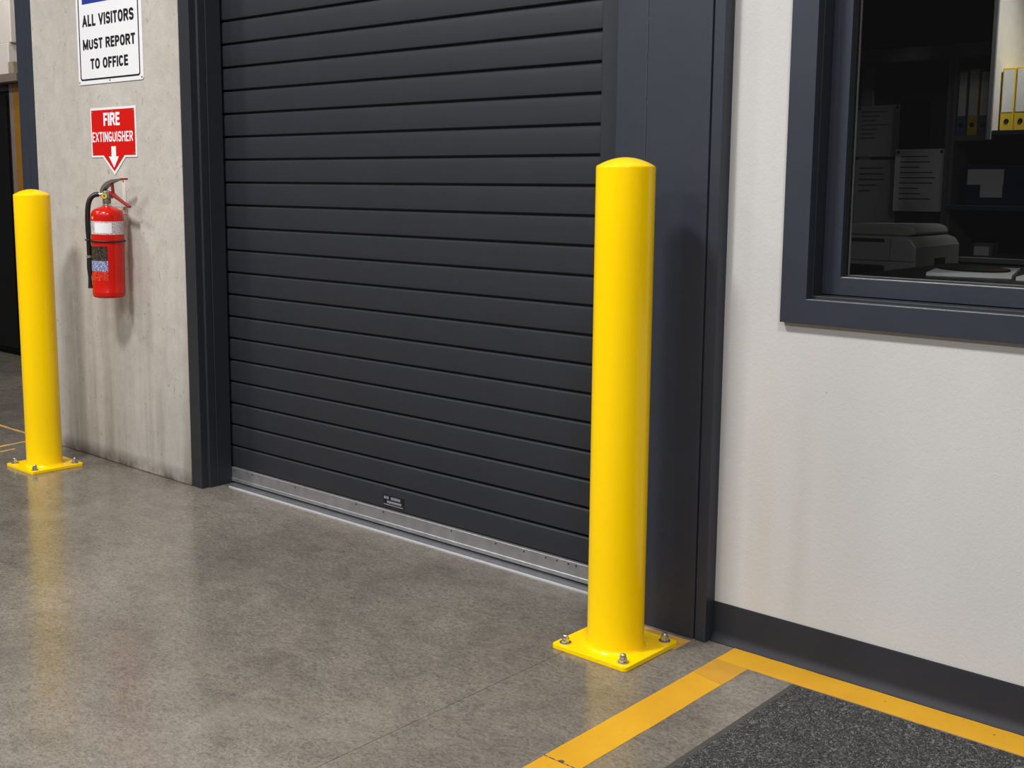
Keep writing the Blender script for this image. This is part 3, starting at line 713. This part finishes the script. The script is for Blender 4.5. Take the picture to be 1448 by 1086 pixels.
bc('shelf', -1.590,-1.461,4.195,4.445,1.372,1.392,'shelf')
bc('shelf', -1.445,-.60,4.15,4.445,1.388,1.404,'navy')
bc('shelf', -1.590,-.60,4.15,4.445,1.128,1.146,'navy')
bc('shelf', -1.590,-.60,4.15,4.445,.946,.964,'shelf')
bc('side_panel', -.60,-.585,4.15,4.46,0,2.3,'shelf')
bc('back_panel', -1.603,-.60,4.45,4.46,0,1.372,'black')
bc('top_panel', -1.461,-.585,4.142,4.46,2.3,2.32,'shelf')
YB = 4.205
def binder(x0, x1, z0, z1, mat, label, lab0=.42):
    o = empty('ring_binder', ((x0+x1)/2,YB,z0)); tag(o, label, 'binder', 'ring binders in the bookcase')
    w_, h_ = (x1-x0)/2, z1-z0
    MB().box(-w_,w_,0,.22,0,h_).build('cover', M[mat], o, bevel=.0015)
    MB().box(-w_*.82,w_*.82,-.0010,0,h_*.30,h_*.97).build('spine_label', M['file_label'], o)
    ringm = Matrix.Translation((0,0,h_*.155))@Matrix.Rotation(PI/2,4,'X')
    MB().lathe([(.0085,-.0002),(.0085,.0012),(.0068,.0016),(.0066,.0004),(0,.0004),(0,-.0002)], 20, M=ringm).build('finger_hole', M['navy'], o, smooth=40)
    return o
binder(-1.588,-1.557,1.392,1.618,'file_blue','blue ring binder at the dark left end of the bookcase shelf')
binder(-1.551,-1.517,1.392,1.622,'file_yellow','dim yellow ring binder between the blue and the grey binders')
binder(-1.511,-1.481,1.392,1.616,'file_grey','grey ring binder right of the dim yellow binder')
binder(-1.4785,-1.4625,1.392,1.612,'file_grey','narrow grey ring binder against the lit bay')
binder(-1.438,-1.394,1.404,1.618,'file_yellow','bright yellow ring binder, first in the lit bay')
binder(-1.392,-1.346,1.404,1.620,'file_yellow','bright yellow ring binder, second in the lit bay')
cr = empty('file_crate', (-1.44,4.20,1.146)); tag(cr, 'dark blue crate with white labels on the shelf under the lit binders', 'crate')
c = MB().box(-.110,.16,0,.22,0,.006).box(-.110,.16,0,.006,0,.140).box(-.110,.16,.214,.22,0,.140).box(-.110,-.104,0,.22,0,.140).box(.154,.16,0,.22,0,.140)
c.build('tub', M['crate_blue'], cr, bevel=.002)
MB().box(-.095,.030,-.0012,0,.072,.126).box(-.048,.028,-.0012,0,.028,.072).build('white_label', M['file_label'], cr)
sb = empty('small_carton', (-1.462,4.19,.964)); tag(sb, 'small pale carton alone on the lowest visible bookcase shelf', 'box')
MB().box(-.034,.034,0,.06,0,.050).build('carton', M['file_grey'], sb, bevel=.001)
MB().box(-.030,.022,-.0012,0,.006,.038).build('label_panel', M['file_label'], sb)

# ------------------------------------------------------------------ storage rack beyond the left opening
RK = empty('storage_rack', (-7.8,3.75,0)); tag(RK, 'storage rack with ochre upright seen past the far left post', 'rack')
rx, ry = -7.8, 3.75
MB().box(-7.668-rx,-7.50-rx,3.70-ry,3.78-ry,0,1.84).build('front_upright', M['rack_yellow'], RK, bevel=.004)
MB().box(-7.668-rx,-7.58-rx,4.60-ry,4.68-ry,0,1.84).build('rear_upright', M['rack_yellow'], RK, bevel=.004)
MB().box(-7.728-rx,-7.672-rx,3.70-ry,3.76-ry,0,1.84).build('grey_post', M['beam'], RK, bevel=.003)
MB().box(-9.6-rx,-7.45-rx,3.62-ry,3.70-ry,1.842,1.895).build('front_beam', M['beam'], RK, bevel=.003)
MB().box(-9.6-rx,-7.45-rx,3.66-ry,4.68-ry,1.88,1.900).build('deck', M['beam'], RK)
cb = empty('black_cabinet', (-8.25,4.0,0)); tag(cb, 'black cabinet under the rack beam at the left picture edge', 'cabinet')
MB().box(-.55,.515,-.30,.40,.03,1.80).build('body', M['black'], cb, bevel=.01)
MB().box(-.53,.495,-.27,.38,0,.03).build('plinth', M['black'], cb)
for X0, X1 in ((-.54,-.02),(-.012,.505)):
    d = MB().box(X0,X1,-.318,-.300,.06,1.77).build('door', M['black'], cb, bevel=.003)
def carton(x0,x1,y0,y1,z0,z1,label):
    o = empty('shipping_carton', ((x0+x1)/2,(y0+y1)/2,z0)); tag(o, label, 'box', 'pale cartons on the storage rack')
    a, d, h = (x1-x0)/2, (y1-y0)/2, z1-z0
    MB().box(-a,a,-d,d,0,h).build('carton', M['wrap'], o, bevel=.006)
    MB().box(-.03,.03,-d-.0008,-d,0,h).build('packing_tape', M['paper_grey'], o)
carton(-8.42,-7.665,3.68,4.4,1.9005,2.104,'pale carton resting on the rack beam, lower of two')
carton(-8.40,-7.640,3.69,4.4,2.1045,2.62,'pale carton on top of the lower carton, cut by the picture corner')
tag(MB().box(-.035,.035,-.06,.06,0,.075).build('timber_block', M['tan'], bevel=.003, loc=(-7.600,3.72,1.9005)), 'tan timber block on the rack beam beside the pale cartons', 'block')

# ------------------------------------------------------------------ light
def area(name, loc, size, power, col=(1,1,1), target=None, shape='DISK', spread=PI):
    l = bpy.data.lights.new(name, 'AREA'); l.shape = shape; l.size = size; l.energy = power; l.color = col; l.spread = spread
    o = bpy.data.objects.new(name, l); COL.objects.link(o); o.location = loc
    d = (Vector(target)-Vector(loc)) if target else Vector((0,0,-1))
    o.rotation_euler = d.to_track_quat('-Z','Y').to_euler()
    return o
for x, p in ((-6.7,170),(-2.9,345),(.9,205)):
    area('high_bay_and_fill_lamp', (x,-.4,4.9), .75, p)
for x in (-6.7,-2.9,.9,4.7): area('high_bay_and_fill_lamp', (x,-4.6,4.9), .75, 170)  # second row, out of view, added for fill and reflections
area('added_carton_light', (-7.3,3.1,3.05), .3, 14, target=(-7.9,3.7,2.0))  # unseen light added so the pale cartons show bright
area('added_bay_light', (-1.08,4.05,2.22), .05, 2.6, col=(1,.98,.95), target=(-1.36,4.25,1.60), spread=math.radians(62))  # unseen light without a fixture, added to brighten the right bookcase bay
wd = bpy.data.worlds.new('hall_ambience'); S.world = wd; wd.use_nodes = True
bg = wd.node_tree.nodes['Background']; bg.inputs['Color'].default_value = (1,1,1,1); bg.inputs['Strength'].default_value = .17

# ------------------------------------------------------------------ camera
f, yaw, pitch, roll, cyp = 1637.70, -.720183, -.140803, .0089, 494.82
fw = Vector((sin(yaw)*cos(pitch), cos(yaw)*cos(pitch), sin(pitch)))
rv = Vector((cos(yaw),-sin(yaw),0)); uv = rv.cross(fw)
r2 = cos(roll)*rv+sin(roll)*uv; u2 = -sin(roll)*rv+cos(roll)*uv
cd = bpy.data.cameras.new('camera'); cam = bpy.data.objects.new('camera', cd); COL.objects.link(cam)
cam.matrix_world = Matrix(((r2.x,u2.x,-fw.x,0),(r2.y,u2.y,-fw.y,0),(r2.z,u2.z,-fw.z,1.2),(0,0,0,1)))
cd.sensor_fit = 'HORIZONTAL'; cd.sensor_width = 36; cd.lens = f/1448*36; cd.shift_y = (cyp-543)/1448
cd.clip_start = .05; cd.clip_end = 60
S.camera = cam
vs = S.view_settings; vs.view_transform = 'Standard'; vs.look = 'None'; vs.gamma = 1; vs.use_curve_mapping = False; vs.exposure = -.45
